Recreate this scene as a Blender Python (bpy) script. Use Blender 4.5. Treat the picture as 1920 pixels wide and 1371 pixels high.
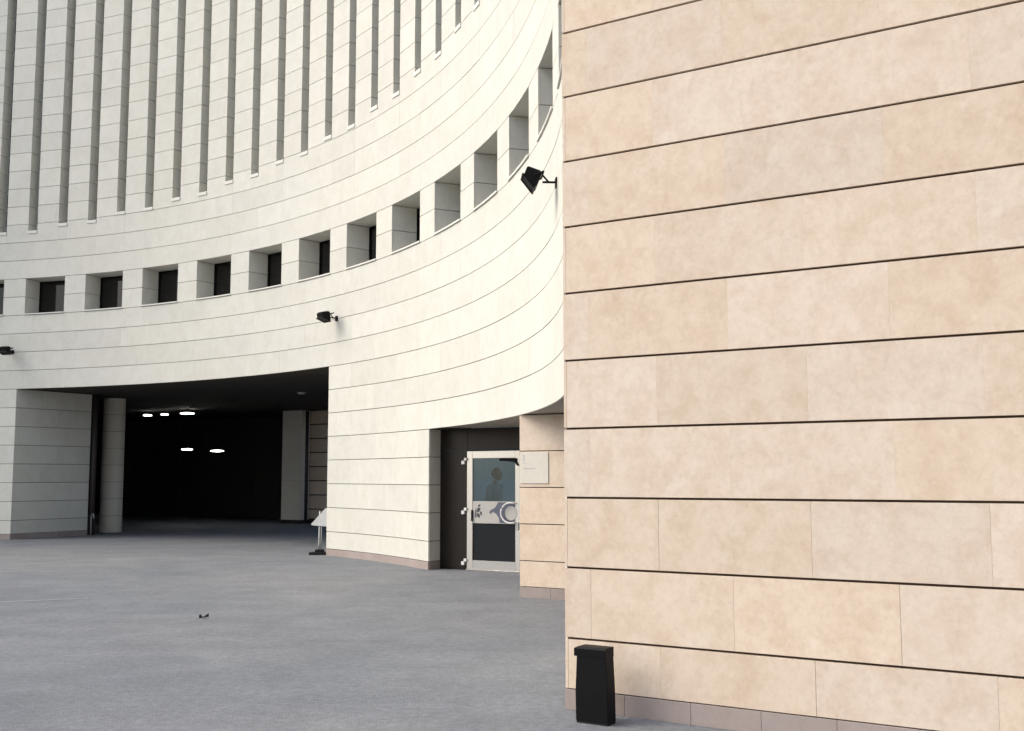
import bpy, bmesh, math, random
from mathutils import Vector, Matrix
R_ = math.radians
random.seed(7)
for o in list(bpy.data.objects): bpy.data.objects.remove(o)
sc = bpy.context.scene

# ------------------------------------------------------------------ camera
C = 0.5                                   # one stone course is half a metre
CAM_H = 3.3133 * C
cam = bpy.data.cameras.new('camera'); co = bpy.data.objects.new('camera', cam)
sc.collection.objects.link(co); sc.camera = co
cam.sensor_fit = 'HORIZONTAL'; cam.sensor_width = 36.0
cam.lens = 2051.63 * 36.0 / 1920.0
cam.clip_start = 0.05; cam.clip_end = 2000
co.matrix_world = (Matrix.Translation((0, 0, CAM_H)) @ Matrix.Rotation(R_(90) + 0.10068, 4, 'X')
                   @ Matrix.Rotation(-0.0014, 4, 'Z'))
# ------------------------------------------------------------------ sky, sun, exposure
SUN_AZ = Vector((-1.0, -0.08)); SUN_EL = R_(44)      # direction towards the light
w = bpy.data.worlds.new('World'); sc.world = w; w.use_nodes = True
nt = w.node_tree; nt.nodes.clear()
sky = nt.nodes.new('ShaderNodeTexSky'); sky.sky_type = 'NISHITA'; sky.sun_disc = False
sky.sun_elevation = SUN_EL; sky.sun_rotation = math.atan2(SUN_AZ.x, SUN_AZ.y)
sky.air_density = 1.0; sky.dust_density = 4.0; sky.ozone_density = 1.0
hs = nt.nodes.new('ShaderNodeHueSaturation'); hs.inputs['Saturation'].default_value = 0.85
bg = nt.nodes.new('ShaderNodeBackground'); bg.inputs['Strength'].default_value = 0.15
wo = nt.nodes.new('ShaderNodeOutputWorld')
nt.links.new(sky.outputs[0], hs.inputs['Color']); nt.links.new(hs.outputs[0], bg.inputs[0]); nt.links.new(bg.outputs[0], wo.inputs[0])
sl = bpy.data.lights.new('sun', 'SUN'); so = bpy.data.objects.new('sun', sl); sc.collection.objects.link(so)
sl.energy = 0.9; sl.angle = R_(48); sl.color = (1.0, 0.95, 0.87)
d = Vector((SUN_AZ.x, SUN_AZ.y, 0)).normalized() * math.cos(SUN_EL) + Vector((0, 0, math.sin(SUN_EL)))
so.rotation_euler = d.to_track_quat('Z', 'Y').to_euler(); so.location = d * 60
sc.view_settings.view_transform = 'Standard'; sc.view_settings.look = 'None'
sc.view_settings.gamma = 1.0; sc.view_settings.use_curve_mapping = False
sc.view_settings.exposure = 0.70
sc.cycles.max_bounces = 6; sc.cycles.diffuse_bounces = 3; sc.cycles.glossy_bounces = 3; sc.cycles.transmission_bounces = 6
sc.render.engine = 'CYCLES'
sc.render.resolution_x = 1024; sc.render.resolution_y = 731

# ------------------------------------------------------------------ materials
def mat(name):
    m = bpy.data.materials.new(name); m.use_nodes = True
    n = m.node_tree; b = n.nodes['Principled BSDF']
    return m, n, b
def N(n, t, **kw):
    x = n.nodes.new(t)
    for k, v in kw.items(): setattr(x, k, v)
    return x
def plain(name, col, rough=0.6, metal=0.0, spec=0.5, noise=0.06, nscale=8.0):
    m, n, b = mat(name)
    tc = N(n, 'ShaderNodeNewGeometry'); no = N(n, 'ShaderNodeTexNoise'); no.inputs['Scale'].default_value = nscale; no.inputs['Detail'].default_value = 6
    n.links.new(tc.outputs['Position'], no.inputs['Vector'])
    mr = N(n, 'ShaderNodeMapRange'); mr.inputs['To Min'].default_value = 1 - noise * 2; mr.inputs['To Max'].default_value = 1 + noise * 2
    n.links.new(no.outputs['Fac'], mr.inputs['Value'])
    mx = N(n, 'ShaderNodeVectorMath', operation='SCALE'); mx.inputs[0].default_value = col[:3]
    n.links.new(mr.outputs[0], mx.inputs['Scale']); n.links.new(mx.outputs[0], b.inputs['Base Color'])
    b.inputs['Roughness'].default_value = rough; b.inputs['Metallic'].default_value = metal
    b.inputs['Specular IOR Level'].default_value = spec
    return m
def ramp(n, src, stops):
    r = N(n, 'ShaderNodeValToRGB'); e = r.color_ramp.elements
    while len(e) < len(stops): e.new(0.5)
    for i, (p, c) in enumerate(stops): e[i].position = p; e[i].color = (*c, 1) if len(c) == 3 else c
    n.links.new(src, r.inputs[0]); return r.outputs['Color']
def mixc(n, a, b, fac, mode='MIX'):
    m = N(n, 'ShaderNodeMix', data_type='RGBA', blend_type=mode)
    for sock, val in ((m.inputs['A'], a), (m.inputs['B'], b), (m.inputs['Factor'], fac)):
        if hasattr(val, 'is_linked') or hasattr(val, 'links'): n.links.new(val, sock)
        else: sock.default_value = val if isinstance(val, (int, float)) else (*val, 1)
    return m.outputs['Result']
def stone(name, base, blotch, pale, var=0.10, blot=0.55, rough=0.78, bump=0.05, palef=0.35, grain=0.06, bs=2.6, streak=1.0):
    m, n, b = mat(name)
    geo = N(n, 'ShaderNodeNewGeometry'); oi = N(n, 'ShaderNodeObjectInfo')
    ad = N(n, 'ShaderNodeMath', operation='ADD'); n.links.new(oi.outputs['Random'], ad.inputs[0]); n.links.new(geo.outputs['Random Per Island'], ad.inputs[1])
    fr = N(n, 'ShaderNodeMath', operation='FRACT'); n.links.new(ad.outputs[0], fr.inputs[0])
    sc1 = N(n, 'ShaderNodeVectorMath', operation='SCALE'); sc1.inputs[0].default_value = (37.1, 21.7, 53.3); n.links.new(fr.outputs[0], sc1.inputs['Scale'])
    pos = N(n, 'ShaderNodeVectorMath', operation='ADD'); n.links.new(geo.outputs['Position'], pos.inputs[0]); n.links.new(sc1.outputs[0], pos.inputs[1])
    def noise(s, det=5, rg=0.55, dist=0.0, zs=1.0):
        t = N(n, 'ShaderNodeTexNoise'); t.inputs['Scale'].default_value = s; t.inputs['Detail'].default_value = det; t.inputs['Roughness'].default_value = rg; t.inputs['Distortion'].default_value = dist
        src = pos.outputs[0]
        if zs != 1.0:
            mm = N(n, 'ShaderNodeVectorMath', operation='MULTIPLY'); mm.inputs[1].default_value = (1, 1, zs); n.links.new(src, mm.inputs[0]); src = mm.outputs[0]
        n.links.new(src, t.inputs['Vector']); return t.outputs['Fac']
    f1 = ramp(n, noise(bs, 4, 0.74, 0.25), [(0.42, (0, 0, 0)), (0.66, (blot,) * 3)])
    col = mixc(n, base, blotch, f1)
    f2 = ramp(n, noise(5.5, 3, 0.72, 0.2, streak), [(0.56, (0, 0, 0)), (0.80, (palef,) * 3)])
    col = mixc(n, col, pale, f2)
    fine = noise(21, 5, 0.76, 0.0)
    f3 = ramp(n, fine, [(0.22, (1 - grain * 1.5, 1 - grain * 1.6, 1 - grain * 1.7)), (0.5, (1, 1, 1)), (0.80, (1 + grain,) * 3)])
    col = mixc(n, col, f3, 1.0, 'MULTIPLY')
    wn = N(n, 'ShaderNodeTexWhiteNoise', noise_dimensions='1D'); n.links.new(fr.outputs[0], wn.inputs['W'])
    vr = N(n, 'ShaderNodeMapRange'); vr.inputs['To Min'].default_value = 1 - var; vr.inputs['To Max'].default_value = 1 + var * 0.6; n.links.new(wn.outputs['Value'], vr.inputs['Value'])
    hv = N(n, 'ShaderNodeHueSaturation'); n.links.new(col, hv.inputs['Color']); n.links.new(vr.outputs[0], hv.inputs['Value'])
    vs = N(n, 'ShaderNodeMapRange'); vs.inputs['To Min'].default_value = 0.93; vs.inputs['To Max'].default_value = 1.09; n.links.new(fr.outputs[0], vs.inputs['Value']); n.links.new(vs.outputs[0], hv.inputs['Saturation'])
    n.links.new(hv.outputs[0], b.inputs['Base Color'])
    b.inputs['Roughness'].default_value = rough; b.inputs['Specular IOR Level'].default_value = 0.3
    bp = N(n, 'ShaderNodeBump'); bp.inputs['Strength'].default_value = bump; bp.inputs['Distance'].default_value = 0.01
    n.links.new(fine, bp.inputs['Height']); n.links.new(bp.outputs[0], b.inputs['Normal'])
    return m
M = {}
M['drum'] = stone('pale_limestone', (0.645, 0.64, 0.575), (0.575, 0.565, 0.50), (0.72, 0.715, 0.645), var=0.04, blot=0.6, palef=0.55, grain=0.04, streak=0.22)
M['warm'] = stone('warm_limestone', (0.69, 0.58, 0.465), (0.60, 0.475, 0.355), (0.745, 0.66, 0.555), var=0.05, blot=0.75, palef=0.6, grain=0.075, bs=4.6)
M['plinth'] = stone('plinth_stone', (0.36, 0.305, 0.28), (0.30, 0.25, 0.23), (0.41, 0.355, 0.325), var=0.09)
M['sill'] = stone('sill_stone', (0.72, 0.71, 0.65), (0.68, 0.67, 0.60), (0.75, 0.74, 0.68), var=0.04)
M['brown'] = stone('brown_stone', (0.78, 0.63, 0.50), (0.70, 0.55, 0.43), (0.80, 0.68, 0.56), var=0.08)
M['core'] = plain('joint_backing', (0.045, 0.036, 0.028), 0.95, spec=0.1)
M['column'] = stone('column_stone', (0.78, 0.73, 0.64), (0.72, 0.67, 0.58), (0.80, 0.76, 0.67), var=0.03)
M['corewarm'] = plain('joint_sand', (0.085, 0.058, 0.040), 0.95, spec=0.1)
M['corelight'] = plain('joint_mortar', (0.075, 0.065, 0.05), 0.95, spec=0.1)
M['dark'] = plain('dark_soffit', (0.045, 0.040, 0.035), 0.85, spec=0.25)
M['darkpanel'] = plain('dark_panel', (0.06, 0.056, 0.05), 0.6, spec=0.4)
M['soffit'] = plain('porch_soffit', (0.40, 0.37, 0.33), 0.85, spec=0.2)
M['black'] = plain('black_metal', (0.005, 0.005, 0.006), 0.5, spec=0.12)
M['blackmatt'] = plain('black_rubber', (0.010, 0.010, 0.011), 0.75, spec=0.3)
M['bronze'] = plain('bronze_panel', (0.020, 0.015, 0.012), 0.34, spec=0.28, nscale=3)
M['alu'] = plain('brushed_aluminium', (0.78, 0.77, 0.74), 0.26, metal=0.85, nscale=30, noise=0.03)
M['white'] = plain('white_paint', (0.80, 0.79, 0.76), 0.5)
M['steel'] = plain('galvanised_steel', (0.42, 0.42, 0.41), 0.5, metal=0.5, nscale=40)
M['pipe'] = plain('brown_pipe', (0.045, 0.032, 0.028), 0.6)
M['band'] = plain('door_band', (0.46, 0.45, 0.42), 0.45, nscale=14)
M['print'] = plain('print_blue', (0.10, 0.11, 0.16), 0.45, nscale=25, noise=0.15)
M['printdark'] = plain('print_dark', (0.06, 0.06, 0.07), 0.45, nscale=60, noise=0.3)
M['plaque'] = plain('plaque_glass', (0.66, 0.63, 0.55), 0.3, spec=0.4)
M['plaquemark'] = plain('plaque_mark', (0.44, 0.44, 0.41), 0.4)
M['wallteal'] = plain('teal_wall', (0.42, 0.52, 0.50), 0.8)
M['floor'] = plain('interior_floor', (0.10, 0.10, 0.10), 0.5)
M['skin'] = plain('skin', (0.20, 0.13, 0.10), 0.55)
M['hair'] = plain('hair', (0.03, 0.022, 0.018), 0.7)
M['shirt'] = plain('shirt', (0.15, 0.18, 0.18), 0.85)
M['trousers'] = plain('trousers', (0.03, 0.035, 0.045), 0.85)
M['leaf'] = plain('dry_leaf', (0.035, 0.028, 0.022), 0.8)
M['paint'] = plain('faded_paint', (0.36, 0.37, 0.37), 0.8, noise=0.25, nscale=30)
m, n, b = mat('dark_glass'); b.inputs['Base Color'].default_value = (0.012, 0.011, 0.010, 1); b.inputs['Roughness'].default_value = 0.06; b.inputs['IOR'].default_value = 1.42; M['glassdark'] = m
m, n, b = mat('hazed_glass'); b.inputs['Base Color'].default_value = (0.90, 0.96, 0.95, 1); b.inputs['Roughness'].default_value = 0.0; b.inputs['Transmission Weight'].default_value = 1.0; b.inputs['IOR'].default_value = 1.5; b.inputs['Transmission Weight'].default_value = 0.94; b.inputs['Base Color'].default_value = (0.62, 0.75, 0.74, 1); M['glass'] = m  # milky teal haze put into the glass colour in place of reflections
m, n, b = mat('dark_reflection_glass'); b.inputs['Base Color'].default_value = (0.014, 0.017, 0.020, 1); b.inputs['Roughness'].default_value = 0.10; b.inputs['IOR'].default_value = 1.42; M['darkreflect'] = m  # dark reflection in the lower door pane put into the glass colour
m, n, b = mat('lamp_diffuser'); b.inputs['Emission Color'].default_value = (1, 0.98, 0.92, 1); b.inputs['Emission Strength'].default_value = 7.0; m.cycles.emission_sampling = 'NONE'; M['lit'] = m
# asphalt
m, n, b = mat('asphalt'); M['asphalt'] = m
geo = N(n, 'ShaderNodeNewGeometry')
def an(s, det=6, rg=0.6, dist=0.0):
    t = N(n, 'ShaderNodeTexNoise'); t.inputs['Scale'].default_value = s; t.inputs['Detail'].default_value = det; t.inputs['Roughness'].default_value = rg; t.inputs['Distortion'].default_value = dist
    n.links.new(geo.outputs['Position'], t.inputs['Vector']); return t.outputs['Fac']
col = ramp(n, an(0.11, 5, 0.58, 0.4), [(0.30, (0.140, 0.156, 0.176)), (0.50, (0.188, 0.199, 0.213)), (0.70, (0.236, 0.238, 0.236))])
col = mixc(n, col, ramp(n, an(1.3, 5, 0.68, 0.4), [(0.28, (0.84, 0.84, 0.85)), (0.72, (1.13, 1.13, 1.12))]), 1.0, 'MULTIPLY')
col = mixc(n, col, ramp(n, an(14, 4, 0.7), [(0.30, (0.82,) * 3), (0.70, (1.16,) * 3)]), 1.0, 'MULTIPLY')
mp = N(n, 'ShaderNodeMapping'); mp.inputs['Rotation'].default_value = (0, 0, 0.5); mp.inputs['Scale'].default_value = (0.25, 1.6, 1); n.links.new(geo.outputs['Position'], mp.inputs['Vector'])
st = N(n, 'ShaderNodeTexNoise'); st.inputs['Scale'].default_value = 1.1; st.inputs['Detail'].default_value = 6; st.inputs['Roughness'].default_value = 0.7; n.links.new(mp.outputs[0], st.inputs['Vector'])
col = mixc(n, col, ramp(n, st.outputs['Fac'], [(0.30, (0.92, 0.92, 0.93)), (0.55, (1, 1, 1)), (0.75, (1.05, 1.05, 1.04))]), 1.0, 'MULTIPLY')
col = mixc(n, col, ramp(n, an(3.1, 3, 0.5, 0.0), [(0.20, (0.72, 0.72, 0.73)), (0.27, (1, 1, 1))]), 1.0, 'MULTIPLY')
vo = N(n, 'ShaderNodeTexVoronoi'); vo.inputs['Scale'].default_value = 95; n.links.new(geo.outputs['Position'], vo.inputs['Vector'])
col = mixc(n, col, ramp(n, vo.outputs['Color'], [(0.0, (0.62,) * 3), (0.75, (1.12,) * 3), (1.0, (1.5,) * 3)]), 0.4, 'MULTIPLY')
n.links.new(col, b.inputs['Base Color']); b.inputs['Roughness'].default_value = 0.9; b.inputs['Specular IOR Level'].default_value = 0.25
bp = N(n, 'ShaderNodeBump'); bp.inputs['Strength'].default_value = 0.35; bp.inputs['Distance'].default_value = 0.012
n.links.new(vo.outputs['Distance'], bp.inputs['Height']); n.links.new(bp.outputs[0], b.inputs['Normal'])

# ------------------------------------------------------------------ helpers
COL = sc.collection
def link(name, me, material, parent=None, smooth=False):
    o = bpy.data.objects.new(name, me); COL.objects.link(o)
    if material is not None and not me.materials: me.materials.append(material)
    if parent is not None: o.parent = parent
    if smooth:
        for p in me.polygons: p.use_smooth = True
    return o
def empty(name, loc, rz=0.0, label=None, cat=None, group=None):
    o = bpy.data.objects.new(name, None); COL.objects.link(o); o.location = loc; o.rotation_euler = (0, 0, rz)
    o.empty_display_size = 0.3; o['kind'] = 'thing'
    tag(o, label, cat, group); return o
def tag(o, label=None, cat=None, group=None, kind=None):
    if label: o['label'] = label
    if cat: o['category'] = cat
    if group: o['group'] = group
    if kind: o['kind'] = kind
    return o
def tomesh(bm, name):
    bmesh.ops.recalc_face_normals(bm, faces=bm.faces); me = bpy.data.meshes.new(name); bm.to_mesh(me); bm.free(); return me
def box_bm(bm, x0, x1, y0, y1, z0, z1, bev=0.0):
    vs = [bm.verts.new(p) for p in ((x0,y0,z0),(x1,y0,z0),(x1,y1,z0),(x0,y1,z0),(x0,y0,z1),(x1,y0,z1),(x1,y1,z1),(x0,y1,z1))]
    fs = [bm.faces.new([vs[i] for i in f]) for f in ((3,2,1,0),(4,5,6,7),(0,1,5,4),(1,2,6,5),(2,3,7,6),(3,0,4,7))]
    if bev > 0:
        es = list({e for f in fs for e in f.edges})
        bmesh.ops.bevel(bm, geom=es, offset=bev, segments=1, affect='EDGES')
CACHE = {}
def box_me(sx, sy, sz, bev=0.0):            # corner at the origin
    k = ('b', round(sx, 4), round(sy, 4), round(sz, 4), bev)
    if k not in CACHE:
        bm = bmesh.new(); box_bm(bm, 0, sx, 0, sy, 0, sz, bev); CACHE[k] = tomesh(bm, 'block')
    return CACHE[k]
MC = {}
def shared(me, mkey):                        # one mesh datablock per shape and material
    k = (me.name, mkey)
    if k not in MC:
        c = me.copy(); c.materials.clear(); c.materials.append(M[mkey]); MC[k] = c
    return MC[k]
def box(name, parent, x0, x1, y0, y1, z0, z1, mkey, bev=0.0):
    o = link(name, shared(box_me(x1-x0, y1-y0, z1-z0, bev), mkey), None, parent); o.location = (x0, y0, z0); return o
def poly_me(pts, z0, z1):                    # extruded plan polygon
    bm = bmesh.new()
    a = [bm.verts.new((x, y, z0)) for x, y in pts]; c = [bm.verts.new((x, y, z1)) for x, y in pts]
    bm.faces.new(a[::-1]); bm.faces.new(c); k = len(pts)
    for i in range(k): bm.faces.new((a[i], a[(i+1) % k], c[(i+1) % k], c[i]))
    return tomesh(bm, 'prism')
def tube_bm(bm, pts, r, seg=12, caps=True):
    pts = [Vector(p) for p in pts]; rings = []
    for i, p in enumerate(pts):
        t = (pts[min(i+1, len(pts)-1)] - pts[max(i-1, 0)]).normalized()
        a = t.cross(Vector((0, 0, 1)) if abs(t.z) < 0.9 else Vector((1, 0, 0))).normalized(); b2 = t.cross(a)
        rr = r[i] if isinstance(r, (list, tuple)) else r
        rings.append([bm.verts.new(p + a * math.cos(2*math.pi*j/seg) * rr + b2 * math.sin(2*math.pi*j/seg) * rr) for j in range(seg)])
    for i in range(len(rings)-1):
        for j in range(seg): bm.faces.new((rings[i][j], rings[i][(j+1) % seg], rings[i+1][(j+1) % seg], rings[i+1][j]))
    if caps: bm.faces.new(rings[0][::-1]); bm.faces.new(rings[-1])
def tube(name, parent, pts, r, mkey, seg=12):
    bm = bmesh.new(); tube_bm(bm, pts, r, seg); o = link(name, tomesh(bm, name), M[mkey], parent)
    for p in o.data.polygons: p.use_smooth = len(p.vertices) == 4
    return o
# plan frames -------------------------------------------------------
E = Vector((0.75987, 16.04583)) * C          # front corner of the right wall
U = Vector((0.84711, -0.53142)); V = Vector((0.53142, 0.84711)); TH = math.atan2(U.y, U.x)
CEN = Vector((-36.405, 22.381)) * C; RAD = 37.503 * C
def uv(s, t): return E + U * (s * C) + V * (t * C)
def to_uv(p): q = (Vector(p[:2]) - E) / C; return q.dot(U), q.dot(V)
def pol(a, r=RAD): return CEN + Vector((math.cos(R_(a)), math.sin(R_(a)))) * r
def px_at_w(px, wv):                         # plan point that photo column px reaches on the line v = wv
    k = (px - 960) / 2051.63 * 0.9955
    dr = Vector((k, 1.0)); q = (E + V * (wv * C)); t = q.dot(V) / dr.dot(V); return to_uv(dr * t)[0]
G = 0.012                                    # open horizontal joint
GV = 0.0008                                  # tight vertical joint
ST = 0.03                                    # slab thickness
def proj(x, y, z):
    z = z - CAM_H; p = 0.10068
    f = y*math.cos(p) + z*math.sin(p); u = -y*math.sin(p) + z*math.cos(p)
    if f <= 0.1: return (-9e9, -9e9)
    return (960 + x/f*2051.63, 685.5 - u/f*2051.63)

# ================================================================== ground
bm = bmesh.new(); S = 400
vs = [bm.verts.new(p) for p in ((-S,-S,0),(S,-S,0),(S,S,0),(-S,S,0))]; bm.faces.new(vs)
g = link('ground', tomesh(bm, 'ground'), M['asphalt']); tag(g, 'grey asphalt forecourt in front of the curved wall', kind='structure')
pa, pb = Vector((-16.5, 28.2)) * C, Vector((-11.6, 30.4)) * C
dr = (pb - pa).normalized(); nr = Vector((-dr.y, dr.x))
bm = bmesh.new(); n_ = 24
row = []
for i in range(n_ + 1):
    t = i / n_; wdt = 0.045 * (1 - 0.55 * t) * random.uniform(0.75, 1.1); c_ = pa.lerp(pb, t)
    row.append((bm.verts.new((*(c_ + nr * wdt), 0.004)), bm.verts.new((*(c_ - nr * wdt), 0.004))))
for i in range(n_): bm.faces.new((row[i][0], row[i][1], row[i+1][1], row[i+1][0]))
tag(link('painted_line', tomesh(bm, 'line'), M['paint']), 'faded pale painted line on the asphalt at the left', kind='structure')

# ================================================================== curved wall
drum = empty('curved_wall', (*CEN, 0), 0, 'tall concave wall of pale stone courses with narrow vertical slits', 'wall')
core_bm = bmesh.new(); stuff = bmesh.new()
def arc_into(bm, r0, r1, a0, a1, z0, z1, seg):
    an_ = [R_(a0 + (a1 - a0) * i / seg) for i in range(seg + 1)]
    q = [[bm.verts.new((r * math.cos(a), r * math.sin(a), z)) for a in an_] for (r, z) in ((r0, z0), (r1, z0), (r1, z1), (r0, z1))]
    for j in range(4):
        A, B = q[j], q[(j+1) % 4]
        for i in range(seg): bm.faces.new((A[i], A[i+1], B[i+1], B[i]))
    bm.faces.new([q[j][0] for j in range(4)]); bm.faces.new([q[j][seg] for j in range(4)][::-1])
def arc_me(r0, r1, da, h):
    k = ('a', round(r0, 4), round(r1, 4), round(da, 3), round(h, 4))
    if k not in CACHE:
        bm = bmesh.new(); arc_into(bm, r0, r1, 0, da, 0, h, max(1, round(da / 1.5))); CACHE[k] = tomesh(bm, 'arc_block')
    return CACHE[k]
DG = math.degrees
blocks = []                                   # (a0, a1, z0, z1) in degrees and courses
A_END, A_LEFT, Z_TOP = -5.5, 128.0, 32
A_D, A_R, A_L = 27.0, 40.4, 74.85             # door recess jamb, passage right and left jamb
SR = lambda k: 76.5 - 3.0 * k                 # right edge of slit k
SLIT_W, WIN_W = 0.90, 3.9
K0, K1 = -17, 28
def cut(a0, a1, zc):                          # subtract ground level openings
    segs = [(a0, a1)]
    holes = []
    if zc < 8: holes.append((A_R, A_L))
    if zc < 5: holes.append((-2.0, A_D))
    for h0, h1 in holes:
        out = []
        for s0, s1 in segs:
            if s1 <= h0 or s0 >= h1: out.append((s0, s1)); continue
            if s0 < h0: out.append((s0, h0))
            if s1 > h1: out.append((h1, s1))
        segs = out
    return [s for s in segs if s[1] - s[0] > 0.05]
def slit_z(k): return 16.63 + 0.268 * ((k + 40) // 2 - 20)
def band(z0, z1, off):
    a = 76.5 - 6 * 15 + off
    while a < A_LEFT:
        for s in cut(max(a, A_END), min(a + 6, A_LEFT), z0): blocks.append((*s, z0, z1))
        a += 6
zs = [0.29] + list(range(1, 12))
for i, z0 in enumerate(zs[:-1]): band(z0, zs[i+1], 3 * (i % 2))
band(11, 12, 3)
WIN_K = list(range(-7, 14))
for z0 in (12, 13):                           # piers between the square windows
    for k in range(-8, 15):
        a0 = 76.5 - 6 * k + WIN_W; a1 = 76.5 - 6 * k + 6.0
        a0, a1 = max(a0, A_END), min(a1, A_LEFT)
        if a1 - a0 > 0.05: blocks.append((a0, a1, z0, z0 + 1))
band(14, 15, 0); band(15, 16, 3)
SL = []
for k in range(K0, K1):
    r, l, nx = SR(k), SR(k) + SLIT_W, SR(k) + 3.0
    if nx > A_LEFT or r < A_END: continue
    zb = slit_z(k); SL.append((k, r, l, zb))
    for z0 in range(16, Z_TOP):
        if zb >= z0 + 1: blocks.append((r, nx, z0, z0 + 1))
        else:
            blocks.append((l, nx, z0, z0 + 1))
            if zb > z0 + 0.02: blocks.append((r, l, z0, zb - 0.16))
# backing core behind every block, narrowed beside the openings so the jamb stones fit
for a0, a1, z0, z1 in blocks:
    ins = 0.0
    thick = 0.36 if z0 >= 16 else 0.62
    narrow = (z0 >= 16 and a1 - a0 < 2.9) or (12 <= z0 < 14)
    if narrow and a1 - a0 < 1.0 and z0 >= 16: thick = 0.34
    ins = 0.10 if narrow else 0.0
    cz0 = z0 * C + (0.07 if z0 == 14 else 0.17 if z0 == 5 and a1 < A_D + 1 else 0.0)
    ca0 = a0 + (2.4 if z0 < 5 and abs(a0 - A_D) < 0.01 else ins)
    arc_into(core_bm, RAD + ST + 0.012, RAD + thick, ca0, a1 - ins, cz0, z1 * C, max(1, round((a1 - a0) / 1.5)))
# course strips behind the joints over the openings (lintels) are covered by the blocks above
link('wall_core', tomesh(core_bm, 'wall_core'), M['corelight'], drum)
# rank blocks by size in the picture
def area(bk):
    a0, a1, z0, z1 = bk
    P = [proj(*pol(a), z * C) for a in (a0, a1) for z in (z0, z1)]
    cx = sum(p[0] for p in P) / 4; cy = sum(p[1] for p in P) / 4
    if not (-60 < cx < 1075 and -60 < cy < 1371): return -1
    if a0 < -4: return -1
    (x0, y0), (x1, y1), (x2, y2), (x3, y3) = P[0], P[1], P[3], P[2]
    return abs((x0*y1-x1*y0)+(x1*y2-x2*y1)+(x2*y3-x3*y2)+(x3*y0-x0*y3)) / 2
ranked = sorted(blocks, key=area, reverse=True)
for i, (a0, a1, z0, z1) in enumerate(ranked):
    gv = DG(GV / RAD) * 0.5 if (a1 - a0) > 1.0 else 0.0
    g0 = G / 2
    zz0 = z0 * C + (g0 if z0 != 0.29 else 0.003); h = z1 * C - g0 - zz0
    if z1 % 1 > 0.01: h = z1 * C - zz0
    if i < 300 and area((a0, a1, z0, z1)) > 0:
        o = link('stone_block', shared(arc_me(RAD, RAD + ST, a1 - a0 - 2 * gv, h), 'drum'), None, drum)
        o.rotation_euler = (0, 0, R_(a0 + gv)); o.location = (0, 0, zz0)
        s_ = 1 + random.uniform(-0.00007, 0.00007); o.scale = (s_, s_, 1)
    else:
        arc_into(stuff, RAD, RAD + ST, a0 + gv, a1 - gv, zz0, zz0 + h, max(1, round((a1 - a0) / 1.5)))
tag(link('stone_facing', tomesh(stuff, 'stone_facing'), M['drum'], drum), kind='stuff')
# plinth
for (p0, p1) in ((A_END, -2.0), (A_D, A_R), (A_L, A_LEFT)):
    k = max(1, round((p1 - p0) / 1.5)); da = (p1 - p0) / k
    for i in range(k):
        if p0 + i * da > 90: continue
        o = link('plinth_stone', shared(arc_me(RAD - 0.004, RAD + ST, da - DG(0.003 / RAD), 0.29 * C - 0.008), 'plinth'), None, drum)
        o.rotation_euler = (0, 0, R_(p0 + i * da)); o.location = (0, 0, 0.0)
# parapet cap
bm = bmesh.new(); arc_into(bm, RAD - 0.03, RAD + 0.9, A_END, A_LEFT, Z_TOP * C + 0.01, Z_TOP * C + 0.12, 90)
link('coping', tomesh(bm, 'coping'), M['sill'], drum)
# square windows: pane > jamb stones, sill, soffit slab
WD = 1.2 * C
for k in range(-2, 14):
    r, l = 76.5 - 6 * k, 76.5 - 6 * k + WIN_W
    if r < A_END: continue
    bm = bmesh.new(); arc_into(bm, RAD + WD - 0.02, RAD + WD, 0, WIN_W, 0, 2 * C, 3)
    win = link('window', shared(arc_me(RAD + WD - 0.02, RAD + WD, WIN_W, 2 * C), 'glassdark'), None, drum); bm.free()
    win.rotation_euler = (0, 0, R_(r)); win.location = (0, 0, 12 * C)
    jt = DG(0.028 / RAD)
    for z in (0, 1):
        for a in (WIN_W, -jt):
            j = link('jamb_stone', shared(arc_me(RAD + ST + 0.002, RAD + WD - 0.022, jt, C - G), 'drum'), None, win)
            j.rotation_euler = (0, 0, R_(a)); j.location = (0, 0, z * C + G / 2)
    s = link('sill', shared(arc_me(RAD - 0.025, RAD + WD - 0.022, WIN_W + 0.10, 0.03), 'sill'), None, win); s.rotation_euler = (0, 0, R_(-0.05)); s.location = (0, 0, G / 2 + 0.001)
    s = link('soffit_slab', shared(arc_me(RAD + ST + 0.002, RAD + WD + 0.02, WIN_W + 0.3, 0.04), 'drum'), None, win); s.rotation_euler = (0, 0, R_(-0.15)); s.location = (0, 0, 2 * C + G / 2)
    f = bmesh.new(); arc_into(f, RAD + WD - 0.05, RAD + WD - 0.021, 0.0, 0.09, 0.03, 2 * C - 0.01, 1); arc_into(f, RAD + WD - 0.05, RAD + WD - 0.021, WIN_W - 0.09, WIN_W, 0.03, 2 * C - 0.01, 1)
    arc_into(f, RAD + WD - 0.05, RAD + WD - 0.021, 0.09, WIN_W - 0.09, 2 * C - 0.045, 2 * C - 0.01, 3)
    link('frame', tomesh(f, 'frame'), M['black'], win)
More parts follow.
